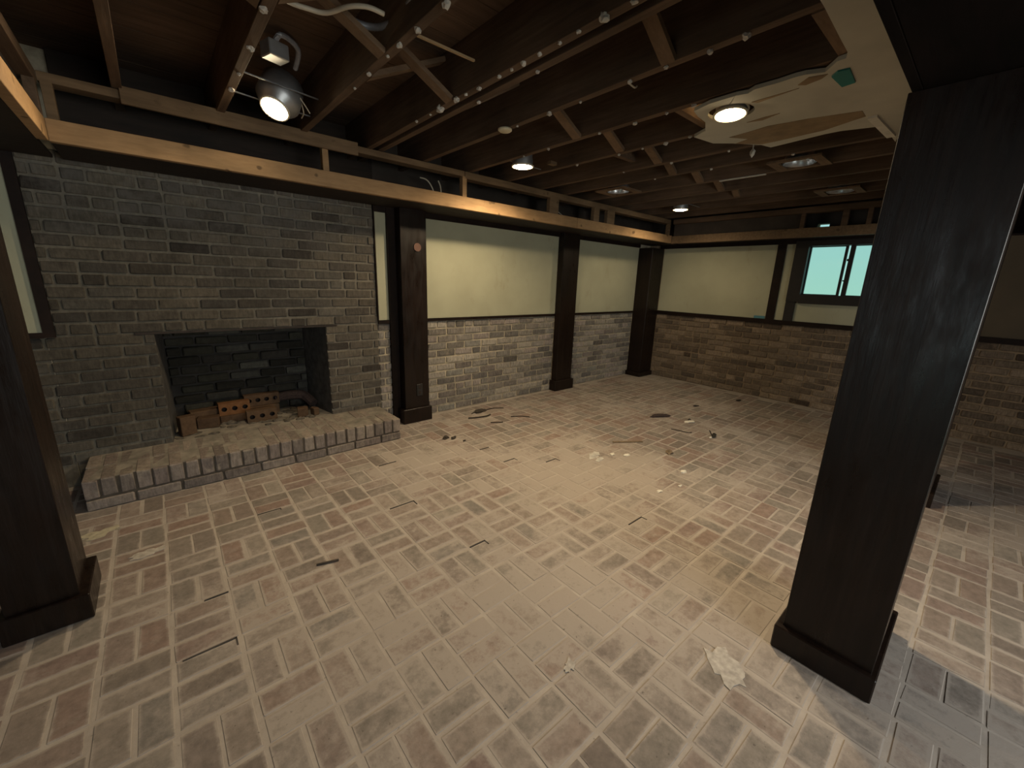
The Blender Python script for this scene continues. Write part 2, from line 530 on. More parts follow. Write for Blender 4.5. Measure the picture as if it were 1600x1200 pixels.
def obj(name, b, mat, parent=None, kind=None, smooth=False, origin=None):
    bm = b.bm if isinstance(b, B) else b
    bm.normal_update()
    if origin is None:
        xs = [v.co for v in bm.verts]
        lo = Vector((min(v.x for v in xs), min(v.y for v in xs), min(v.z for v in xs)))
        hi = Vector((max(v.x for v in xs), max(v.y for v in xs), max(v.z for v in xs)))
        origin = (lo + hi) / 2
        if parent is None:
            origin.z = lo.z
    origin = Vector(origin)
    for v in bm.verts:
        v.co = (v.co - origin) * S
    me = bpy.data.meshes.new(name)
    bm.to_mesh(me)
    bm.free()
    for m in (mat if isinstance(mat, (list, tuple)) else [mat]):
        me.materials.append(m)
    if smooth:
        for p in me.polygons:
            p.use_smooth = True
    o = bpy.data.objects.new(name, me)
    C.objects.link(o)
    ORG[o.name] = origin
    o.parent = parent
    o.location = (origin - world_org(parent)) * S
    if kind:
        o['kind'] = kind
    return o

def place(name, me, loc, parent, rot=(0, 0, 0), scale=(1, 1, 1)):
    """a piece that shares mesh data"""
    o = bpy.data.objects.new(name, me)
    C.objects.link(o)
    o.parent = parent
    o.location = (Vector(loc) - world_org(parent)) * S
    o.rotation_euler = rot
    o.scale = scale
    return o

def tag(o, label, cat, group=None):
    o['label'] = label
    o['category'] = cat
    if group:
        o['group'] = group
    return o

def thing(name, label, cat, loc, group=None):
    o = bpy.data.objects.new(name, None)
    o.empty_display_size = 0.05
    C.objects.link(o)
    o.location = Vector(loc) * S
    ORG[o.name] = Vector(loc)
    return tag(o, label, cat, group)

def struct(name, b, mat, parent=None):
    return obj(name, b, mat, parent, kind='structure')

_meshes = {}
def brick_mesh(key, dx, dy, dz, mat, variants=6, bev=0.004, jit=0.0018, zjit=None):
    """a few slightly irregular bricks that many pieces share"""
    k = (key, random.randrange(variants))
    if k not in _meshes:
        bm = bmesh.new()
        bmesh.ops.create_cube(bm, size=1.0)
        for v in bm.verts:
            v.co = Vector((v.co.x * dx, v.co.y * dy, v.co.z * dz))
        bmesh.ops.bevel(bm, geom=bm.edges[:], offset=bev, segments=1, affect='EDGES')
        rg = random.Random(hash(key) % 1000 + k[1] if False else sum(map(ord, key)) + 17 * k[1])
        for v in bm.verts:
            zj = jit if zjit is None else zjit
            v.co += Vector((rg.uniform(-jit, jit), rg.uniform(-jit, jit), rg.uniform(-zj, zj)))
            v.co *= S
        me = bpy.data.meshes.new('brick_' + key)
        bm.to_mesh(me)
        bm.free()
        me.materials.append(mat)
        _meshes[k] = me
    return _meshes[k]

def depth_of(p):
    return (Vector(p) - Vector((0, 0, 1))).dot(_f)

def in_view(p, margin=60):
    d = Vector(p) - Vector((0, 0, 1))
    z = d.dot(_f)
    if z < 0.15:
        return False
    x = 800 + FPX * d.dot(_r2) / z
    y = 600 - FPX * d.dot(_u2) / z
    return -margin < x < 1600 + margin and -margin < y < 1200 + margin

# ------------------------------------------------------------------ FLOOR
WX0, WX1, WY0, WY1 = -2.8, 4.27, -1.6, 2.63       # room extents
YW, XB = 2.63, 4.27
floor = struct('floor', B().box(WX0 - .1, WX1 + .1, WY0 - .1, WY1 + .5, -0.08, -0.0010), FLOOR_MORTAR)
P = 0.1465
LB, WB = P - 0.0078, P / 2 - 0.0072
HX0, HX1, HY0 = -0.345, 1.076, 2.30               # hearth footprint
cells = []
for i in range(-10, 28):
    for j in range(-14, 13):
        x0, y0 = 0.345 + i * P, 0.834 + j * P
        for k in (0, 1):
            if ((i + j) % 2 == 0) != ((i, j) in ((-3, 2), (-1, 6))):   # two modules were laid the wrong way round
                cx, cy, rz = x0 + P / 2, y0 + P * (0.25 + 0.5 * k), 0.0
            else:
                cx, cy, rz = x0 + P * (0.25 + 0.5 * k), y0 + P / 2, math.pi / 2
            hx, hy = (LB / 2, WB / 2) if rz == 0 else (WB / 2, LB / 2)
            if cx + hx > WX1 or cy + hy > WY1 or cx - hx < -1.3 or cy - hy < -1.35:
                continue
            if cx - hx > HX0 and cx + hx < HX1 and cy - hy > HY0:
                continue
            cells.append((cx, cy, rz))
vis = [c for c in cells if in_view((c[0], c[1], 0), 40)]
# largest in the picture first
def shown(c):
    d = Vector((c[0], c[1], -1.0))
    return (1.0 / d.length ** 2) / max(depth_of((c[0], c[1], 0)), 0.1)
hid = lambda c: (1.22 < c[0] < 1.57 and 0 < c[1] < .22) or (c[0] > 1.3 and c[1] < 0.2 and c[1] > c[0] * 0.01)
vis.sort(key=lambda c: -shown(c) * (0.05 if hid(c) else 1))
single = set(vis[:300])
rg = random.Random(3)
bmj = B()
for c in cells:
    cx, cy, rz = c
    dz = rg.uniform(-0.0004, 0.0008)
    jx, jy = rg.uniform(-.002, .002), rg.uniform(-.002, .002)
    wob = rg.uniform(-0.02, 0.02)
    sc = (rg.uniform(.95, 1.01), rg.uniform(.93, 1.02), 1)
    if c in single:
        place('brick', brick_mesh('paver', LB, WB, 0.04, FLOOR_BRICK, 8, 0.0012, 0.0018, 0.0), (cx + jx, cy + jy, -0.02 + dz), floor, (rg.uniform(-.002, .002), rg.uniform(-.002, .002), rz + wob), sc)
    else:
        bmj.box(cx + jx - LB / 2 * sc[0], cx + jx + LB / 2 * sc[0], cy + jy - WB / 2 * sc[1], cy + jy + WB / 2 * sc[1], -0.04 + dz, dz,
                Matrix.Rotation(rz + wob, 3, 'Z'), 0.0014)
obj('brick_field', bmj, FLOOR_BRICK_J, floor, kind='stuff')
# dark L-shaped strips painted in for the shaded edges of sunken bricks
for (x0, x1, y, dy) in ((-.013, .05, 1.4175, 0), (-.076, .045, 1.1985, -.03), (.204, .293, 1.8575, -.012), (.665, .781, 1.564, -.034), (.79, .862, 1.125, -.028),
                        (1.38, 1.46, 1.6385, -.03), (1.574, 1.655, 1.4915, -.034), (1.415, 1.513, .8325, -.028), (.80, .90, 2.004, 0), (1.372, 1.44, 1.858, 0)):
    b = B().box(x0, x1, y - .0020, y + .0020, -.004, 0.0022)
    if dy:
        b.box(x1 - .0035, x1, y + dy, y + .0020, -.004, 0.0022)
    obj('sunken_edge_shade', b, SUNKEN_SHADE, floor)

# ------------------------------------------------------------------ WALL BODIES
TOPZ = 1.86
wl = B()
wl.box(WX0, -0.382, YW + .006, YW + .05, 0, TOPZ)
wl.box(-0.382, 1.093, YW + .006, YW + .05, 1.462, TOPZ)
wl.box(1.093, WX1, YW + .006, YW + .05, 0, TOPZ)
wall_left = struct('wall_left', wl, WALL_MORTAR)
WZ0, WZ1, WYA, WYB = 0.96, 1.375, 1.135, 0.565    # window opening in the back wall
wb = B()
wb.box(XB + .006, XB + .09, WY0, WY1 + .05, 0, WZ0)
wb.box(XB + .006, XB + .09, WYA, WY1 + .05, WZ0, WZ1)
wb.box(XB + .006, XB + .09, WY0, WYB, WZ0, WZ1)
wb.box(XB + .006, XB + .09, WY0, WY1 + .05, WZ1, 1.512)
wb.box(XB + .006, XB + .09, 1.105, WY1 + .05, 1.512, 1.545)
wb.box(XB + .006, XB + .09, WY0, 1.02, 1.512, 1.545)
wb.box(XB + .006, XB + .09, WY0, WY1 + .05, 1.545, TOPZ)
wall_back = struct('wall_back', wb, BACK_MORTAR)
struct('wall_front', B().box(WX0, .20, WY0 - .05, WY0, 0, TOPZ).box(2.10, WX1, WY0 - .05, WY0, 0, TOPZ).box(.20, 2.10, WY0 - .05, WY0, 1.5, TOPZ), DARK_PANEL)
door2 = struct('door_2', B().box(.20, .24, WY0 - .03, WY0, 0, 1.5).box(2.06, 2.10, WY0 - .03, WY0, 0, 1.5).box(0.24, 2.06, WY0 - .03, WY0, 1.46, 1.5)
               .box(0.24, 2.06, WY0 - .03, WY0, 0, .04).box(1.13, 1.17, WY0 - .03, WY0, .04, 1.46), FRAME)
obj('pane', B().box(.24, 1.13, WY0 - .018, WY0 - .012, .04, 1.46), GLASS, door2)
obj('pane', B().box(1.17, 2.06, WY0 - .018, WY0 - .012, .04, 1.46), GLASS, door2)
ws = B()
ws.box(WX0 - .05, WX0, WY0, -0.3, 0, TOPZ)
ws.box(WX0 - .05, WX0, 0.8, WY1 + .05, 0, TOPZ)
ws.box(WX0 - .05, WX0, -0.3, 0.8, 1.5, TOPZ)
struct('wall_right', ws, DARK_PANEL)
# glazed patio door, far behind the camera: the source of the cool daylight
door = struct('door_1', B().box(WX0 - .03, WX0, -0.3, -0.26, 0, 1.5).box(WX0 - .03, WX0, .76, .8, 0, 1.5).box(WX0 - .03, WX0, -.26, .76, 1.46, 1.5)
              .box(WX0 - .03, WX0, -.26, .76, 0, .04).box(WX0 - .03, WX0, .23, .27, .04, 1.46), FRAME)
obj('pane', B().box(WX0 - .018, WX0 - .012, -.26, .23, .04, 1.46), GLASS, door)
obj('pane', B().box(WX0 - .018, WX0 - .012, .27, .76, .04, 1.46), GLASS, door)

obj('mortar_bed', B().box(-1.2, -.384, YW + .0045, YW + .0065, 0, 1.44), FIRE_MORTAR, wall_left)
# plaster panels above the wainscot
for x0, x1 in ((-0.8, -0.387), (1.094, 1.172), (1.41, 2.775), (2.985, 4.04)):
    obj('plaster_panel', B().box(x0, x1, YW - .002, YW + .01, 0.722, 1.40), PLASTER, wall_left)
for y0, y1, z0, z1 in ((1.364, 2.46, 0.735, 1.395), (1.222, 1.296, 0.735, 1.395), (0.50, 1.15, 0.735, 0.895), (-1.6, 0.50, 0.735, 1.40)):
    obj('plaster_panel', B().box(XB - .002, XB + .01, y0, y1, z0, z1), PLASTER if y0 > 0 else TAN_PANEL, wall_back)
# dark backing over the wall inside the soffit
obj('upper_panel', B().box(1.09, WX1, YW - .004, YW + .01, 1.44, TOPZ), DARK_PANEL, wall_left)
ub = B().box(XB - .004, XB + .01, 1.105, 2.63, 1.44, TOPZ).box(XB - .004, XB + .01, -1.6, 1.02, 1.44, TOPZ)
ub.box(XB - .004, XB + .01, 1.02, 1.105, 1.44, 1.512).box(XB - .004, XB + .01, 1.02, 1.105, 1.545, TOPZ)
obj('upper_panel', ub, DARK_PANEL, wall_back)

# ------------------------------------------------------------------ WALL BRICKS
PB, CH = 0.161, 0.054                 # brick period and course height
LBW, HB = PB - 0.010, CH - 0.010
rg = random.Random(11)
fireplace = thing('fireplace', 'dark sooty brick fireplace with a raised hearth and open firebox', 'fireplace', (0.365, 2.63, 0))

def course(spans, z, shift, wall, parent, mat, key, cut=None, tilt=0.012):
    """one course of stretchers along x (wall 'x') or y (wall 'y')"""
    for a, b in spans:
        k = math.floor((a - shift) / PB)
        x = shift + k * PB
        while x < b - 0.012:
            s, e = max(x + .005, a), min(x + PB - .005, b)
            ln = e - s
            x += PB
            if ln < 0.016:
                continue
            c = (s + e) / 2
            short = ln < LBW * 0.97
            if not short and rg.random() < 0.10:        # a pair of headers
                parts = [(s, s + ln * .46), (s + ln * .54, e)]
            else:
                parts = [(s, e)]
            for p0, p1 in parts:
                l2 = p1 - p0
                kk = 'half' if l2 < LBW * .6 else 'full'
                base = LBW * .46 if kk == 'half' else LBW
                c = (p0 + p1) / 2
                out = rg.uniform(.001, .0045)
                sy = rg.uniform(.93, 1.03)
                jz = rg.uniform(-.0015, .0015)
                if wall == 'x':
                    me = brick_mesh(key + kk, base, .03, HB, mat)
                    place('brick', me, (c, YW + .015 - out, z + CH / 2 + jz), parent, (0, rg.uniform(-tilt, tilt), 0), (l2 / base, 1, sy))
                else:
                    me = brick_mesh(key + kk + 'y', .03, base, HB, mat)
                    place('brick', me, (XB + .015 - out, c, z + CH / 2 + jz), parent, (rg.uniform(-tilt, tilt), 0, 0), (1, l2 / base, sy))

RZ = 0.702                              # top of the wainscot brick
for n in range(27):
    z = n * CH
    sh = 0.087 + (PB / 2 if n % 2 else 0) + rg.uniform(-.008, .008)
    zt = z + CH
    if zt <= RZ + .001:
        # wainscot: left of the chimney, right of it up to the corner post
        sp = [(1.094, 1.222), (1.412, 2.772), (2.987, 4.03)]
        course(sp, z, sh, 'x', wall_left, WAINSCOT_BRICK, 'wains')
        course([(-0.80, 2.46)], z, sh, 'y', wall_back, BACK_BRICK, 'back')
    if z >= 0.10 and zt <= RZ + .001:
        course([(-0.62, -0.03), (0.765, 1.09)], z, sh, 'x', fireplace, FIRE_BRICK, 'chim')
    elif z >= RZ - .001 and zt < 1.46:
        course([(-0.350, 1.09)], z, sh, 'x', fireplace, FIRE_BRICK, 'chim')

# chimney mortar field is darker than the wainscot's
mf = B().box(-0.38, -0.03, YW + .005, YW + .05, 0, 1.46).box(-0.03, 0.765, YW + .005, YW + .05, 0.702, 1.46).box(0.765, 1.092, YW + .005, YW + .05, 0, 1.46)
obj('mortar_bed', mf, FIRE_MORTAR, fireplace)
obj('lintel', B().box(-0.10, 0.83, YW - .004, YW + .05, 0.694, 0.705, None, .001), IRON, fireplace)

# firebox
FZ = 0.135
fb = B()
fb.hull([(-0.0, 2.95, 0.1), (0.707, 2.95, 0.1), (0.707, 3.0, 0.1), (0, 3.0, 0.1), (0, 2.95, .9), (0.707, 2.95, .9), (0.707, 3.0, .9), (0, 3.0, .9)])
firebox = obj('firebox', fb, SOOT, fireplace)
obj('side_panel', B().hull([(-.03, 2.64, .1), (0, 2.95, .1), (-.05, 2.97, .1), (-.08, 2.64, .1), (-.03, 2.64, .9), (0, 2.95, .9), (-.05, 2.97, .9), (-.08, 2.64, .9)]), PARGE, firebox)
obj('side_panel', B().hull([(.765, 2.64, .1), (.707, 2.95, .1), (.757, 2.97, .1), (.815, 2.64, .1), (.765, 2.64, .9), (.707, 2.95, .9), (.757, 2.97, .9), (.815, 2.64, .9)]), PARGE, firebox)
obj('throat', B().box(-.1, .82, YW + .02, 3.0, .86, .9), SOOT, firebox)
for n in range(11):
    z = FZ + n * 0.056
    x = -0.02 - (0.08 if n % 2 else 0)
    while x < .70:
        w = PB * rg.uniform(.85, 1.1)
        s, e = max(x, .003), min(x + w - .010, .704)
        x += w
        if e - s < .03:
            continue
        me = brick_mesh('soot', LBW, .03, .045, SOOT_BRICK, 6, .006, .003)
        place('brick', me, ((s + e) / 2, 2.945 - rg.uniform(0, .008), z + .028), firebox, (0, rg.uniform(-.02, .02), 0), ((e - s) / LBW, 1, rg.uniform(.9, 1.05)))

# hearth: a stretcher course under two rows of rowlocks
hearth = obj('hearth', B().box(HX0 + .008, HX1 - .008, HY0 + .010, YW + .004, 0, FZ - .0035).box(-.03, .765, YW, 2.96, .09, FZ - .004), HEARTH_MORTAR_SHADED, fireplace)
x = HX0
while x < HX1 - .02:
    e = min(x + PB, HX1)
    me = brick_mesh('hst', LBW, .07, .044, HEARTH_BRICK)
    place('brick', me, ((x + e) / 2, HY0 + .035, .024), hearth, (0, 0, 0), ((e - x - .010) / LBW, 1, 1))
    x = e
obj('mortar_top', B().box(HX0 + .014, HX1 - .014, HY0 + .016, YW - .002, FZ - .02, FZ - .0012).box(-.03, .765, YW - .002, 2.95, FZ - .02, FZ - .0012), HEARTH_TOP, hearth)
nr = 25
pr = (HX1 - HX0) / nr
for row in range(2):
    for i in range(nr):
        me = brick_mesh('rowlock', pr - .0075, .155, .080, HEARTH_BRICK)
        place('brick', me, (HX0 + (i + .5) * pr, HY0 + .0785 + row * .163, FZ - .040 + rg.uniform(-.002, .001)), hearth, (rg.uniform(-.008, .008), 0, rg.uniform(-.01, .01)),
              (rg.uniform(.95, 1.03), 1, 1))

# ------------------------------------------------------------------ TRIM
t = B().box(1.094, 1.172, YW - .014, YW + .01, RZ - .004, .722)  .box(-.8, -.387, YW - .014, YW + .01, RZ - .004, .722)
struct('trim_1', t, TRIM)
struct('trim_2', B().box(1.41, 2.775, YW - .014, YW + .01, RZ, .723), TRIM)
struct('trim_3', B().box(2.985, 4.04, YW - .014, YW + .01, RZ, .723), TRIM)
struct('trim_4', B().box(XB - .016, XB + .01, -1.6, 2.46, .698, .737), TRIM)
struct('trim_5', B().box(XB - .014, XB + .01, 1.296, 1.364, .735, 1.43), TRIM)
struct('trim_6', B().box(-.387, -.352, YW - .014, YW + .006, .70, 1.43), TRIM)
struct('trim_7', B().box(1.172, 1.226, YW - .02, YW + .006, .0, 1.43), TRIM)
struct('trim_8', B().box(1.09, 4.04, YW - .016, YW + .01, 1.392, 1.43), TRIM)
struct('trim_9', B().box(XB - .016, XB + .01, -1.6, 2.5, 1.39, 1.43), TRIM)
struct('trim_10', B().box(1.09, 1.098, YW - .012, YW + .006, .72, 1.43), TRIM)

# window: dark frame with two sashes that leave a slit of daylight between them
win = struct('window_1', B().box(XB - .03, XB + .06, 1.125, 1.222, .905, 1.41).box(XB - .03, XB + .06, .50, 1.125, .893, .970)
             .box(XB - .03, XB + .06, .50, 1.125, 1.366, 1.41).box(XB - .03, XB + .06, .50, .575, .97, 1.366), FRAME)
obj('casing', B().box(XB - .02, XB + .01, 1.150, 1.222, .735, .905), FRAME, win)
sA = obj('sash', B().box(XB + .03, XB + .05, .868, .886, .97, 1.366).box(XB + .03, XB + .05, 1.118, 1.126, .97, 1.366).box(XB + .03, XB + .05, .886, 1.118, 1.360, 1.367)
         .box(XB + .03, XB + .05, .884, 1.118, .969, .976), FRAME, win)
obj('pane', B().box(XB + .038, XB + .041, .884, 1.118, .976, 1.36), GLASS, sA)
sB = obj('sash', B().box(XB + .008, XB + .028, .818, .849, .97, 1.366).box(XB + .008, XB + .028, .575, .583, .97, 1.366).box(XB + .008, XB + .028, .583, .818, 1.360, 1.367)
         .box(XB + .008, XB + .028, .583, .818, .969, .976), FRAME, win)
obj('pane', B().box(XB + .016, XB + .019, .583, .818, .976, 1.36), GLASS, sB)
obj('latch', B().box(XB + .026, XB + .034, .845, .862, 1.245, 1.262).box(XB + .026, XB + .034, .845, .862, 1.085, 1.095), FRAME, win)

# ------------------------------------------------------------------ CEILING: planks over joists
ceiling = struct('ceiling', B().box(WX0, WX1 + .05, WY0, WY1 + .05, 1.845, 1.89), PLANK)
y = -0.10
i = 0
while y < 2.62:
    w = 0.105 if i % 3 else 0.118
    obj('plank', B().box(-1.3, 4.28, y, y + w - .003, 1.822 + rg.uniform(-.001, .001), 1.845), PLANK, ceiling)
    y += w
    i += 1
JX = [-.97, -.66, -.34, -.02, .298, .622, .945, 1.005, 1.270, 1.585, 1.895, 2.205, 2.460, 2.765, 3.08, 3.345, 3.655, 3.95]
joists = {}
for x in JX:
    joists[x] = obj('joist', B().box(x, x + .030, .205, 2.64, 1.65 + rg.uniform(0, .003), 1.822, None, .0012), JOIST, ceiling)
for x in (.30, .95, 1.6, 2.2, 2.8, 3.4):
    obj('joist', B().box(x, x + .03, WY0, -.055, 1.65, 1.822), JOIST, ceiling)
# diagonal bridging between the joists
for (x0, x1, yy, z0, z1, flip) in ((.328, .622, 1.366, 1.655, 1.80, 1), (.652, .945, 1.50, 1.655, 1.805, 1), (1.30, 1.585, 1.42, 1.655, 1.80, 1), (1.615, 1.895, 1.40, 1.66, 1.80, 1),
                             (1.925, 2.205, 1.37, 1.66, 1.79, 1), (2.235, 2.46, 1.42, 1.655, 1.79, 1), (1.035, 1.27, 0.79, 1.655, 1.80, 1), (.01, .298, 1.36, 1.66, 1.80, 1),
                             (.328, .622, 1.30, 1.66, 1.80, -1), (1.035, 1.27, 1.50, 1.66, 1.80, -1), (2.49, 2.765, 1.40, 1.66, 1.8, 1), (2.795, 3.08, 1.4, 1.66, 1.8, 1),
                             (3.11, 3.345, 1.4, 1.66, 1.8, 1), (.652, .945, 1.55, 1.66, 1.80, -1)):
    a, b_ = ((x0, yy, z1), (x1, yy, z0)) if flip > 0 else ((x0, yy, z0), (x1, yy, z1))
    obj('bridging', B().bar(a, b_, .045, .016), BRACE, ceiling)
# short blocks between joists
obj('blocking', B().box(1.30, 1.585, .405, .436, 1.648, 1.76), BRACE, ceiling)
obj('blocking', B().box(1.615, 1.895, .93, .958, 1.652, 1.74), BRACE, ceiling)
obj('blocking', B().box(1.925, 2.205, 1.52, 1.55, 1.69, 1.822), JOIST, ceiling)
# plaster scraps and nail heads clinging to the joist edges
SC = {.945: [(.787, 1.5), (.941, .6), (1.021, .8), (1.094, 1), (1.148, .6), (1.212, .8), (1.325, 1), (1.40, .7), (1.46, 1.4), (1.582, 1.8), (1.768, .7), (1.66, .5), (.87, .7), (.70, 1.0)],
      .622: [(1.02, 1.2), (1.165, 1.1), (1.269, 1.0), (1.353, .6), (1.504, .9), (1.643, .6)], .298: [(1.36, 1.2), (1.60, 1.1), (1.82, .7), (1.98, 1.2)],
      1.270: [(1.304, 1.2), (.575, 1.2), (.674, .9), (.804, .8), (.934, .9), (1.15, .6), (1.5, .6)], 1.585: [(.875, 1), (1.124, 1), (1.30, .7), (1.62, .8), (1.8, .6), (.98, .7)],
      1.895: [(1.159, 1.2), (1.42, .8), (1.28, .6), (1.7, .9), (1.04, .8)], 2.205: [(1.0, .7), (1.6, .6), (1.3, .8)], 2.46: [(1.2, .8), (1.55, .6), (.8, .8)], 1.005: [(1.42, .9), (1.1, .7)]}
k = 0
for x, lst in SC.items():
    for (yy, s) in lst:
        k += 1
        obj('plaster_scrap', B().blob((x + (.004 if x in (.945,) else .012) + rg.uniform(-.004, .006), yy, 1.648), .0085 * s, .0095 * s, .0075 * s, k, 2, .28), CHALK, joists[x])
obj('plaster_strip', B().bar((2.77, 1.28, 1.646), (2.775, 1.02, 1.646), .014, .006), CHALK, joists[2.765])

# ------------------------------------------------------------------ SOFFIT FRAMES
def plate(name, parent, mat, x0, x1, y0, y1, z0, z1):
    return obj(name, B().box(x0, x1, y0, y1, z0, z1, None, .0015), mat, parent)

sf = thing('soffit_frame', 'long pine soffit frame above the fireplace and cream panels, with open stud bays', 'soffit frame', (1.9, 2.3, 1.425))
plate('bottom_plate', sf, PINE, -.21, 2.60, 2.275, 2.305, 1.425, 1.498)
plate('bottom_plate', sf, PINE, 2.603, 4.05, 2.275, 2.305, 1.425, 1.498)
plate('top_plate', sf, OLD_PINE, -.21, 1.555, 2.30, 2.37, 1.618, 1.649)
plate('top_plate', sf, OLD_PINE, 1.558, 4.048, 2.30, 2.37, 1.608, 1.649)
plate('ledger_block', sf, OLD_PINE, -.0, .89, 2.285, 2.30, 1.600, 1.660)
for a, b_, m in ((-.205, -.175, OLD_PINE), (.716, .745, PINE), (1.539, 1.571, PINE), (2.312, 2.408, OLD_PINE), (2.83, 2.90, OLD_PINE), (3.01, 3.112, OLD_PINE), (4.02, 4.05, OLD_PINE)):
    plate('cripple_stud', sf, m, a, b_, 2.30, 2.335, 1.498, 1.62)
plate('soffit_board', sf, SOFFIT_BOARD, -.21, 4.25, 2.305, 2.612, 1.426, 1.440)
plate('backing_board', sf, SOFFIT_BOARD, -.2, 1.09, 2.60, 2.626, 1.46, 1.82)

sf2 = thing('soffit_frame', 'short pine soffit frame across the back wall above the window', 'soffit frame', (4.06, 1.1, 1.42))
plate('bottom_plate', sf2, OLD_PINE, 4.05, 4.08, .205, 2.275, 1.420, 1.492)
plate('top_plate', sf2, JOIST, 4.05, 4.12, .205, 2.275, 1.605, 1.649)
plate('soffit_board', sf2, SOFFIT_BOARD, 4.082, XB - .02, .205, 2.27, 1.426, 1.440)
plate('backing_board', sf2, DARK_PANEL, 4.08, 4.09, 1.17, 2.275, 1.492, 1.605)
plate('cripple_stud', sf2, JOIST, 4.05, 4.08, .86, .90, 1.492, 1.605)
plate('cripple_stud', sf2, JOIST, 4.05, 4.08, 1.14, 1.17, 1.492, 1.605)
plate('cripple_stud', sf2, JOIST, 4.05, 4.08, .72, .75, 1.492, 1.605)

sf3 = thing('soffit_frame', 'pine soffit frame running overhead at the far left above the dark post', 'soffit frame', (-.3, 1.4, 1.42))
plate('bottom_plate', sf3, PINE, -.24, -.21, .205, 2.275, 1.425, 1.498)
plate('top_plate', sf3, JOIST, -.27, -.21, .205, 2.30, 1.608, 1.649)
plate('soffit_board', sf3, SOFFIT_BOARD, -.50, -.24, .205, 2.61, 1.426, 1.440)
plate('backing_board', sf3, DARK_PANEL, -.26, -.25, .205, 2.275, 1.498, 1.608)
for yy in (.75, 1.35, 2.24):
    plate('cripple_stud', sf3, JOIST, -.24, -.21, yy, yy + .03, 1.498, 1.608)

beam = thing('soffit_beam', 'dark boxed beam overhead at the top right, resting on the near post', 'beam', (1.9, .08, 1.40))
plate('face_board', beam, BEAM, -.6, XB - .02, .185, .203, 1.402, 1.66)
plate('face_board', beam, BEAM, -.6, XB - .02, -.05, -.032, 1.402, 1.82)
plate('bottom_board', beam, BEAM, -.6, XB - .02, -.032, .185, 1.402, 1.42)
plate('filler', beam, SOFFIT_BOARD, -.6, XB - .02, .185, .203, 1.66, 1.82)

# ------------------------------------------------------------------ POSTS
def post(label, x0, x1, y0, y1, top, bx0, bx1, by0, by1, bh, extra=None):
    p = thing('wood_post', label, 'post', ((x0 + x1) / 2, (y0 + y1) / 2, 0), 'dark stained wood posts')
    obj('shaft', B().box(x0, x1, y0, y1, 0.0, top, None, .0012), POST, p)
    b = B()
    b.box(bx0, bx1, by0, by1, 0.001, bh, None, .003)
    obj('base', b, POST, p)
    return p

post('large dark brown post in the right foreground with a boxed base', 1.235, 1.55, .012, .208, 1.402, 1.217, 1.57, .0, .224, .074)
post('dark brown post hidden in line behind the large foreground post', 2.72, 3.03, .02, .2, 1.402, 2.70, 3.05, .005, .216, .074)
post('very dark post at the left edge of the picture before the fireplace', -.425, -.283, 1.553, 1.735, 1.426, -.44, -.263, 1.538, 1.758, .082)
p1 = post('dark brown post with a round plug and an outlet, beside the raised hearth', 1.226, 1.41, 2.535, 2.60, 1.424, 1.203, 1.424, 2.518, 2.605, .105)
obj('shaft_back', B().box(1.226, 1.41, 2.60, 2.624, 0, 1.424), POST, p1)
pl = obj('round_plug', B().lathe([(.0005, 0.0), (.026, 0.0), (.026, .006)], Matrix.Translation((1.342, 2.529, 1.195)) @ Matrix.Rotation(-math.pi / 2, 4, 'X'), 20), DISC, p1)
pl['label'] = 'reddish round plug'
ol = obj('outlet', B().box(1.312, 1.358, 2.529, 2.536, .19, .275, None, .002), BLACK, p1)
obj('socket', B().box(1.326, 1.344, 2.527, 2.53, .242, .262).box(1.326, 1.344, 2.527, 2.53, .204, .224), HOLE, ol)
p2 = post('slim dark brown post between the two cream plaster panels', 2.775, 2.985, 2.562, 2.625, 1.424, 2.752, 3.006, 2.545, 2.625, .098)
post('dark brown post in the far corner of the room', 4.035, 4.262, 2.462, 2.625, 1.388, 4.005, 4.262, 2.44, 2.625, .05)

# ------------------------------------------------------------------ RECESSED LIGHTS
def axis_matrix(c, n):
    return Matrix.Translation(c) @ Vector(n).normalized().to_track_quat('Z', 'Y').to_matrix().to_4x4()

def lamp(label, c, n, r=.055, can_h=.13, power=1.0, cone=165, fat=1.0, blend=.6):
    """n points to where the lamp shines"""
    lt = thing('recessed_light', label, 'ceiling light', c, 'lit recessed ceiling lights')
    m = axis_matrix(c, n)
    obj('lens', B().lathe([(.0004, .010), (r * .4, .0085), (r * .75, .005), (r * .96, .0), (r, -.004)], m, 32), LENS, lt, smooth=True)
    obj('trim_ring', B().lathe([(r * 1.005, -.006), (r * 1.02, .002), (r * 1.13, .002), (r * 1.17, -.004), (r * 1.1, -.007)], m, 32), WHITE_RING, lt, smooth=True)
    obj('housing', B().lathe([(r * 1.02, -.006), (r * 1.05 * (fat + 1) / 2, -.03), (r * .98 * fat, -.05), (r * .93 * fat, -can_h), (r * .3, -can_h - .004), (.0005, -can_h - .004)], m, 24), STEEL, lt, smooth=True)
    ld = bpy.data.lights.new('lamp_beam', 'SPOT')
    ld.energy = SPOT * power
    ld.color = (1.0, 0.775, 0.49)
    ld.spot_size = math.radians(cone)
    ld.spot_blend = blend
    ld.shadow_soft_size = r * S * 0.6
    lo = bpy.data.objects.new('lamp_beam', ld)
    C.objects.link(lo)
    lo.parent = lt
    nn = Vector(n).normalized()
    lo.location = nn * 0.016 * S
    lo.rotation_euler = nn.to_track_quat('-Z', 'Y').to_euler()
    return lt, m

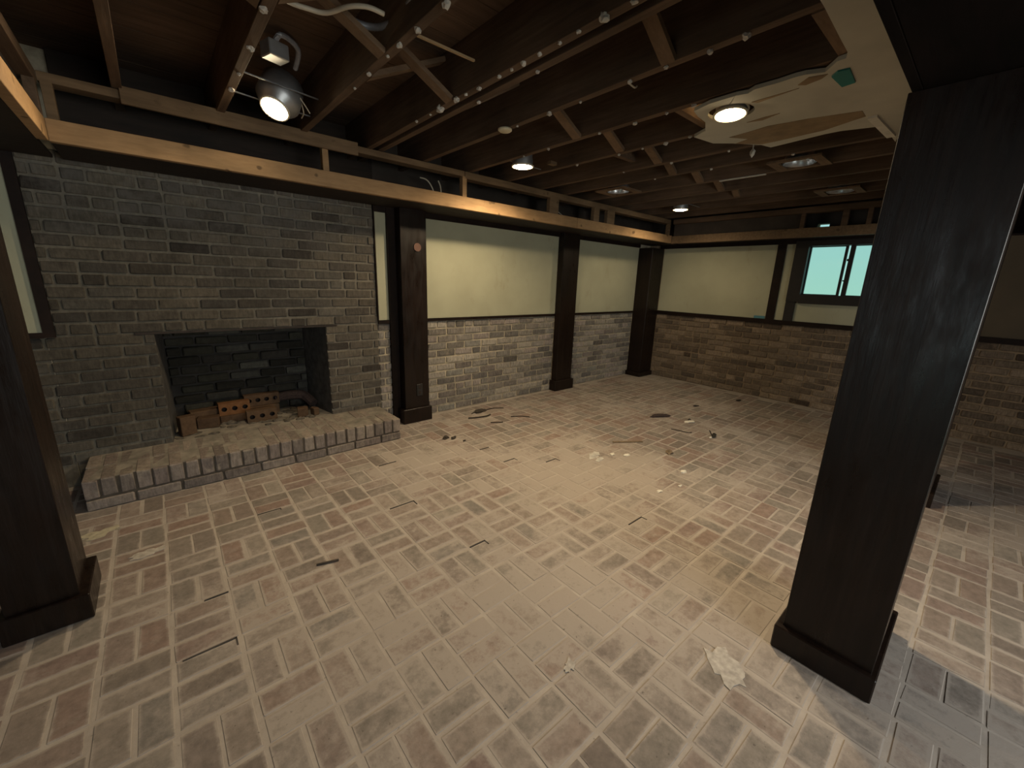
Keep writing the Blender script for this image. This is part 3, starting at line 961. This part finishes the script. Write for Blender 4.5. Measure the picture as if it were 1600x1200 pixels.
l1, m1 = lamp('lit can light hanging tilted from the joists above the fireplace', (.462, 2.03, 1.635), (-.40, -.36, -.84), .047, .13, .62, 140, 1.75)
jb = B().box(.40, .47, 1.80, 1.86, 1.73, 1.78, Matrix.Rotation(.3, 3, 'Z'), .003)
obj('junction_box', jb, STEEL, l1)
obj('hanger_bar', B().bar((.328, 1.93, 1.70), (.62, 1.99, 1.70), .006, .004), STEEL, l1)
obj('hanger_bar', B().bar((.328, 2.06, 1.67), (.62, 2.12, 1.67), .006, .004), STEEL, l1)
obj('flex_whip', B().tube([(.43, 1.83, 1.76), (.45, 1.80, 1.80), (.52, 1.86, 1.80), (.53, 1.95, 1.77)], .009), CONDUIT, l1)
for i, (a, b_) in enumerate((((.53, 2.0, 1.72), (.60, 2.05, 1.66)), ((.56, 2.03, 1.70), (.585, 2.12, 1.655)))):
    obj('loose_wire', B().tube([a, (Vector(a) + Vector(b_)) / 2 + Vector((.01, .0, -.012)), b_], .0025, 6), CABLE, l1)
l2, m2 = lamp('lit round can light just in front of the soffit over the centre of the room', (1.68, 1.905, 1.630), (0, 0, -1), power=1.02)
obj('hanger_bar', B().bar((1.615, 1.98, 1.668), (1.895, 1.98, 1.668), .006, .004), STEEL, l2)
obj('mounting_clip', B().box(1.80, 1.85, 1.80, 1.83, 1.652, 1.668), OLD_PINE, l2)
l3, m3 = lamp('lit round can light beside the torn ceiling drywall at the upper right', (1.715, .788, 1.625), (-.09, -.05, -1), .050, power=1.35, cone=150, blend=.8)
obj('bulb', B().blob((1.712, .835, 1.693), .014, .014, .017, 5, 2, 0.0), BULB, l3, smooth=True)
obj('loose_ring', B().lathe([(.066, 0), (.070, .003), (.074, 0), (.070, -.003), (.066, 0)], axis_matrix((1.712, .80, 1.640), (.10, .05, 1)), 32), WHITE_RING, l3, smooth=True)
l4, m4 = lamp('small lit can light farthest away above the back corner', (3.47, 1.90, 1.630), (0, 0, -1), power=.28)
obj('hanger_bar', B().bar((3.375, 1.83, 1.668), (3.655, 1.83, 1.668), .006, .004), STEEL, l4)

def unlit(label, x, y, w=.105, z=1.646):
    u = thing('unlit_can_light', label, 'ceiling light', (x, y, z), 'unlit can lights')
    fr = B()
    fr.box(x - w, x - w * .72, y - w * 1.15, y + w * 1.15, z - .010, z)
    fr.box(x + w * .72, x + w, y - w * 1.15, y + w * 1.15, z - .010, z)
    fr.box(x - w * .72, x + w * .72, y - w * 1.15, y - w * .72, z - .010, z)
    fr.box(x - w * .72, x + w * .72, y + w * .72, y + w * 1.15, z - .010, z)
    obj('plaster_frame', fr, BRACE, u)
    obj('reflector', B().lathe([(.074, -.006), (.076, .0), (.066, .03), (.052, .055), (.030, .075), (.0005, .078)], Matrix.Translation((x, y, z)), 24), FOIL, u, smooth=True)
    return u

unlit('silvery unlit can light between the two lit lights along the soffit', 2.60, 1.91)
unlit('unlit can light in a square wooden frame, nearest of the two by the window', 2.63, .815)
unlit('unlit can light in a wooden frame, the farther one near the window', 3.51, .82)

tag(obj('round_cover', B().lathe([(.0005, -.008), (.024, -.007), (.031, -.002), (.031, .004), (.0005, .004)], Matrix.Translation((1.268, 1.563, 1.644)), 24), COVER, smooth=True),
    'cream round cover plate under a joist near the middle light', 'cover plate')

# ------------------------------------------------------------------ TORN DRYWALL
sheet = [(0.60, .21), (0.60, .40), (1.254, .398), (1.431, .403), (1.526, .405), (1.557, .415), (1.56, .435), (1.608, .475), (1.585, .518), (1.581, .542), (1.585, .595), (1.582, .659), (1.598, .685),
         (1.587, .721)] + [(1.715 + .078 * math.cos(a), .788 + .078 * math.sin(a)) for a in [math.radians(200 + 1 + 358 * k / 20) for k in range(21)]] + [(1.588, .723), (1.589, .808), (1.615, .879), (1.675, .892), (1.747, .897), (1.838, .939), (1.878, 1.007), (2.014, .984), (2.071, .923), (2.178, .841),
         (2.242, .823), (2.218, .679), (2.206, .609), (2.207, .555), (2.249, .438), (2.365, .429), (2.512, .427), (2.40, .40), (2.30, .34), (2.22, .21)]
dw = obj('drywall_remnant', B().prism(sheet, 1.634, 1.646), DRYWALL)
tag(dw, 'torn white drywall remnant left on the ceiling at the upper right', 'drywall')
torn = [(1.98, .9), (1.966, .806), (1.951, .741), (1.974, .607), (2.002, .515), (2.02, .456), (2.088, .458), (2.103, .496), (2.15, .599), (2.155, .666), (2.165, .768), (2.165, .83), (2.081, .913), (2.055, .85)]
o = obj('torn_paper', B().prism(torn, 1.6325, 1.6345), TORN, dw)
o['label'] = 'brown patch where the paper face is torn off'
obj('torn_paper', B().prism([(1.642, .554), (1.608, .516), (1.625, .471), (1.646, .492), (1.659, .537)], 1.6325, 1.6345), TORN, dw)
obj('crack', B().prism([(1.675, .702), (1.673, .651), (1.669, .557), (1.682, .625), (1.694, .688)], 1.6325, 1.6345), TORN, dw)
obj('crack', B().prism([(1.856, .784), (1.845, .718), (1.845, .665), (1.873, .733)], 1.6325, 1.6345), TORN, dw)
obj('nailer', B().bar((2.10, .44, 1.632), (2.40, .425, 1.632), .028, .012), PAPER, dw)
tag(obj('tape_square', B().prism([(1.643, .466), (1.619, .446), (1.624, .418), (1.735, .425), (1.743, .460)], 1.629, 1.6335), GREEN_TAPE),
    'small dark green square stuck on the ceiling drywall', 'tape')
tag(obj('tape_strip', B().box(XB - .006, XB - .002, 1.372, 1.464, .738, .762), BLUE_TAPE), 'short strip of blue tape at the bottom of the back plaster panel', 'tape')
tag(obj('drywall_scrap', B().blob((2.205, .885, 1.615), .012, .014, .018, 77, 1, .3).box(2.203, 2.207, .883, .887, 1.618, 1.652), CHALK), 'white plaster crumb dangling below a joist beside the torn drywall', 'scrap')

# ------------------------------------------------------------------ CABLES AND STICKS OVERHEAD
tag(obj('cable', B().tube([(.30, 1.36, 1.70), (.362, 1.345, 1.68), (.407, 1.341, 1.68), (.45, 1.325, 1.68), (.485, 1.255, 1.68), (.522, 1.223, 1.68), (.565, 1.221, 1.68)], .006), CABLE, smooth=True),
    'white cable with a loose end hanging between joists at the top left', 'cable')
tag(obj('conduit', B().tube([(.48, 1.36, 1.735), (.532, 1.382, 1.72), (.58, 1.386, 1.72), (.617, 1.358, 1.72), (.635, 1.29, 1.72), (.63, 1.199, 1.72), (.615, 1.08, 1.73)], .0095), CONDUIT, smooth=True),
    'grey flexible conduit looping between joists at the top', 'conduit')
tag(obj('lath_stick', B().bar((.652, 1.262, 1.688), (.903, 1.283, 1.70), .008, .006), LATH), 'thin wooden stick poking out sideways from a joist', 'stick')
tag(obj('cable', B().tube([(1.30, 1.02, 1.70), (1.345, 1.0, 1.69), (1.40, 1.0, 1.685), (1.43, 1.01, 1.70)], .003, 6), CABLE), 'thin pale wire curling between joists left of the upper right light', 'cable')
tag(obj('cable', B().tube([(1.322, 2.44, 1.594), (1.365, 2.44, 1.59), (1.397, 2.44, 1.562), (1.419, 2.44, 1.515), (1.425, 2.44, 1.442)], .004, 6), CABLE), 'pale wire bending down inside the soffit bay, the left one of two', 'cable')
tag(obj('cable', B().tube([(1.455, 2.45, 1.60), (1.47, 2.45, 1.57), (1.476, 2.45, 1.52), (1.474, 2.45, 1.442)], .004, 6), CABLE), 'pale wire dropping straight inside the soffit bay beside the bright stud', 'cable')
tag(obj('cable', B().tube([(2.48, 2.45, 1.60), (2.55, 2.46, 1.565), (2.62, 2.46, 1.535), (2.66, 2.46, 1.50)], .0035, 6), CABLE), 'thin wire slanting inside the soffit between the far studs', 'cable')

# ------------------------------------------------------------------ LOOSE BRICKS AND ASH IN THE FIREBOX
def loose(label, c, size, mat, rotz=0.0, roty=0.0, rotx=0.0, holes=0, scale=1.0):
    """size: length x thickness x height; core holes open in the face that looks to -y"""
    lx, ly, lz = size
    b = B()
    if not holes:
        b.box(-lx / 2, lx / 2, -ly / 2, ly / 2, 0, lz, None, .003)
        hb = None
    else:
        bm = b.bm
        n = holes
        cw = lx / n
        hb = B()
        def V(x, z, y=-ly / 2):
            return bm.verts.new((x, y, z))
        for i in range(n):
            cx, cz = -lx / 2 + (i + .5) * cw, lz / 2
            outer = [V(cx + dx * cw / 2, cz + dz * lz / 2) for dx, dz in ((-1, -1), (0, -1), (1, -1), (1, 0), (1, 1), (0, 1), (-1, 1), (-1, 0))]
            r = lz * .2
            an = [math.radians(a) for a in (225, 270, 315, 0, 45, 90, 135, 180)]
            inner = [V(cx + r * math.cos(a), cz + r * math.sin(a)) for a in an]
            deep = [V(cx + r * math.cos(a), cz + r * math.sin(a), ly * .2) for a in an]
            for k in range(8):
                k2 = (k + 1) % 8
                bm.faces.new((outer[k], outer[k2], inner[k2], inner[k]))
                f = bm.faces.new((inner[k], inner[k2], deep[k2], deep[k])); f.material_index = 1
            f = bm.faces.new(deep); f.material_index = 1
        a = [V(-lx / 2, 0), V(lx / 2, 0), V(lx / 2, lz), V(-lx / 2, lz)]
        d = [V(-lx / 2, 0, ly / 2), V(lx / 2, 0, ly / 2), V(lx / 2, lz, ly / 2), V(-lx / 2, lz, ly / 2)]
        bm.faces.new(d[::-1])
        for k in range(4):
            bm.faces.new((a[k], d[k], d[(k + 1) % 4], a[(k + 1) % 4]))
        bmesh.ops.remove_doubles(bm, verts=bm.verts[:], dist=1e-5)
        bmesh.ops.recalc_face_normals(bm, faces=bm.faces[:])
    R = Matrix.Translation(c) @ Matrix.Rotation(rotz, 4, 'Z') @ Matrix.Rotation(roty, 4, 'Y') @ Matrix.Rotation(rotx, 4, 'X')
    b.bm.transform(R)
    o = obj('loose_brick', b, [mat, HOLE])
    return tag(o, label, 'brick', 'loose bricks in the firebox')

BL, BW, BT = .156, .045, .072
loose('tan loose brick standing on end at the left of the firebox', (.035, 2.715, FZ), (.070, .05, .105), BROWN_BRICK, .3)
loose('dull brown loose brick in front of the left stack, beside the upright one', (.135, 2.79, FZ), (.10, .06, .06), BROWN_BRICK, -.2)
loose('brown loose brick lying behind, left of the orange one', (.125, 2.87, FZ), (.14, .07, .085), BROWN_BRICK, .15)
loose('dark brown loose brick lying flat under the orange one', (.27, 2.835, FZ), (.16, .07, .044), BROWN_BRICK, .04)
loose('bright orange loose brick with three core holes', (.268, 2.835, FZ + .045), (BL, BW, BT), ORANGE_BRICK, .02, 0, 0, 3)
loose('brown loose brick with core holes at the front right of the orange one', (.392, 2.745, FZ), (BL, BW, BT), BROWN_BRICK, .0, -.02, 0, 3)
loose('reddish brown loose brick with core holes behind the others', (.42, 2.885, FZ + .062), (.19, BW, .07), BROWN_BRICK, .03, 0, 0, 4)
loose('dark loose brick lying under the rear holed brick', (.43, 2.885, FZ), (.16, .07, .06), BROWN_BRICK, -.03)
loose('small tan half brick near the right side of the firebox', (.607, 2.70, FZ), (.060, .05, .055), BROWN_BRICK, -.2)
loose('narrow brown brick piece farthest right in the firebox', (.675, 2.69, FZ), (.034, .05, .045), BROWN_BRICK, .2)
tag(obj('charred_log', B().tube([(.50, 2.90, FZ + .085), (.58, 2.885, FZ + .095), (.66, 2.87, FZ + .085), (.70, 2.80, FZ + .04)], .030, 8), BARK), 'dark charred log leaning at the right back of the firebox', 'log')
rg2 = random.Random(5)
ash = B()
for i in range(60):
    ax, ay = rg2.uniform(.0, .70), rg2.uniform(2.64, 2.90)
    ash.blob((ax, ay, FZ - .002), rg2.uniform(.012, .045), rg2.uniform(.01, .03), rg2.uniform(.006, .016), 100 + i, 1, .25)
o = obj('ash', ash, ASH, kind='stuff')
tag(o, 'grey brown ash and crumbs on the firebox floor', 'ash')

# ------------------------------------------------------------------ DEBRIS ON THE FLOOR
def bit(name, label, cat, x, y, rx, ry, rz, mat, seed, rot=0.0, jit=.35, group=None):
    b = B().blob((0, 0, 0), rx, ry, rz, seed, 2, jit)
    b.bm.transform(Matrix.Translation((x, y, rz * .55)) @ Matrix.Rotation(rot, 4, 'Z'))
    return tag(obj(name, b, mat), label, cat, group)

c1 = bit('dirt_clump', 'dark clump of dirt and twigs in front of the brick wall near the outlet post', 'dirt', 1.80, 2.455, .055, .030, .010, DIRT, 1, .1, .5)
obj('twig', B().tube([(1.86, 2.45, .006), (1.93, 2.46, .006), (2.02, 2.42, .004)], .0035, 6), DIRT, c1)
obj('twig', B().tube([(1.77, 2.47, .006), (1.72, 2.44, .006)], .003, 6), DIRT, c1)
tag(obj('twig', B().tube([(1.64, 2.37, .005), (1.70, 2.345, .006), (1.78, 2.33, .006), (1.83, 2.35, .004)], .006, 6), DIRT), 'dark curved twig lying just in front of the dirt clump', 'twig')
tag(obj('twig', B().tube([(1.93, 2.22, .004), (2.0, 2.18, .004), (2.04, 2.13, .004)], .004, 6), DIRT), 'thin straight twig farther out right of the dirt clump', 'twig')
tag(obj('twig', B().tube([(1.72, 2.20, .004), (1.77, 2.17, .004), (1.80, 2.16, .004)], .005, 6), DIRT), 'short twig between the curved twig and the open floor', 'twig')
bit('dirt_clump', 'small dark crumbs of dirt on the floor right of the hearth', 'dirt', 1.30, 2.135, .026, .016, .010, DIRT, 2, .5, .5)
bit('dirt_clump', 'lesser dark crumb of dirt next to the crumbs right of the hearth', 'dirt', 1.345, 2.105, .020, .013, .008, DIRT, 3, .5, .5)
bit('dirt_crumb', 'tiny dark speck of dirt nearer the camera than the hearth crumbs', 'dirt', 1.375, 2.03, .010, .008, .005, DIRT, 4, .0, .4)
bark = bit('bark_strip', 'dark reddish strip of bark lying in the far middle of the floor', 'bark', 2.90, 1.55, .085, .030, .012, BARK, 6, -.45, .35)
bit('paper_scrap', 'crumpled white paper scrap with a dark top, right of the bark strip', 'paper', 2.965, 1.335, .040, .022, .008, PAPER, 8, -.5, .35)
bit('dirt_crumb', 'dark speck lying on the far side of the paper scrap', 'dirt', 3.00, 1.355, .018, .010, .012, DIRT, 9, .0, .3)
bp = thing('plastic_piece', 'black plastic piece lying alone on the right middle of the floor', 'plastic piece', (2.815, 1.085, 0))
b = B().blob((0, 0, 0), .045, .014, .010, 12, 2, .25)
b.bm.transform(Matrix.Translation((2.815, 1.085, .008)) @ Matrix.Rotation(.35, 4, 'Z'))
obj('body', b, BLACK, bp)
obj('prong', B().bar((2.80, 1.095, .010), (2.80, 1.115, .040), .005, .005), BLACK, bp)
obj('pale_tip', B().blob((2.762, 1.085, .006), .016, .009, .006, 13, 1, .2), PAPER, bp)
tag(obj('wire_scrap', B().tube([(2.70, 1.34, .003), (2.715, 1.28, .004), (2.73, 1.23, .003), (2.755, 1.215, .003)], .0035, 6), DIRT), 'thin bent dark wire on the floor left of the black plastic piece', 'wire')
bit('plaster_crumb', 'pale grey smashed plaster crumb in the middle of the floor', 'plaster', 1.875, 1.385, .055, .026, .004, GREY_CRUMB, 20, .35, .45)
bit('plaster_crumb', 'flat grey plaster flake touching the smashed crumb on its near side', 'plaster', 1.86, 1.33, .035, .018, .004, GREY_CRUMB, 21, .2, .45)
bit('plaster_crumb', 'small white plaster crumb right beside the smashed grey one', 'plaster', 1.975, 1.325, .016, .011, .006, PAPER, 22, .2, .3)
bit('plaster_crumb', 'white plaster crumb farther right of the smashed grey one', 'plaster', 2.035, 1.265, .022, .013, .007, PAPER, 23, -.3, .3)
bit('stone_crumb', 'grey brown stone crumb on the floor nearer than the black plastic piece', 'stone', 2.285, 1.125, .030, .020, .012, TAN_BIT, 24, .4, .3)
tag(obj('lath_scrap', B().bar((2.14, 1.44, .004), (2.31, 1.33, .004), .018, .006), TAN_BIT), 'flat brown wood sliver on the floor between plaster crumbs and bark strip', 'wood sliver')
bit('plaster_crumb', 'white plaster crumb on the bare checkered bricks left of the big post', 'plaster', 2.10, .94, .022, .012, .007, PAPER, 25, -.3, .3)
bit('plaster_crumb', 'white plaster crumb nearer the camera on the checkered bricks', 'plaster', 1.79, .905, .016, .009, .005, PAPER, 26, -.3, .3)
bit('plaster_crumb', 'tiny white crumb in the checkered bricks right of the nearer one', 'plaster', 1.93, .87, .012, .007, .004, PAPER, 27, -.1, .3)
bit('dirt_crumb', 'dark speck far back near the corner post on the open floor', 'dirt', 3.43, 1.51, .030, .014, .008, DIRT, 28, -.3, .3)
bit('dirt_crumb', 'dark speck close to the foot of the back brick wall', 'dirt', 3.95, 1.36, .030, .016, .010, DIRT, 29, -.3, .3)
def smear(label, x, y, rx, ry, rot, seed, mat):
    rs = random.Random(seed)
    pts = []
    n = 26
    for k in range(n):
        a = 2 * math.pi * k / n
        q = 1 + rs.uniform(-.28, .28) + .18 * math.sin(3 * a + seed)
        px, py = rx * q * math.cos(a), ry * q * math.sin(a)
        pts.append((x + px * math.cos(rot) - py * math.sin(rot), y + px * math.sin(rot) + py * math.cos(rot)))
    return tag(obj('mortar_patch', B().prism(pts, 0.0, .0022), mat), label, 'mortar patch')

smear('big pale mortar patch on the bricks left of the foreground post base', 1.046, .279, .060, .040, .9, 30, SMEAR)
smear('small pale mortar patch in the foreground centre', .714, .547, .022, .013, .4, 31, SMEAR)
smear('yellowish mortar patch beside the dark left post', -.29, 2.075, .060, .028, .2, 32, YELLOW_SMEAR)
smear('whitish mortar patch near the left end of the hearth', -.15, 1.815, .045, .022, .2, 33, SMEAR)
tag(obj('twig', B().tube([(.305, 1.375, .003), (.335, 1.365, .004), (.375, 1.355, .003)], .004, 6), DIRT), 'tiny dark splinter on the bricks left of centre in the foreground', 'twig')
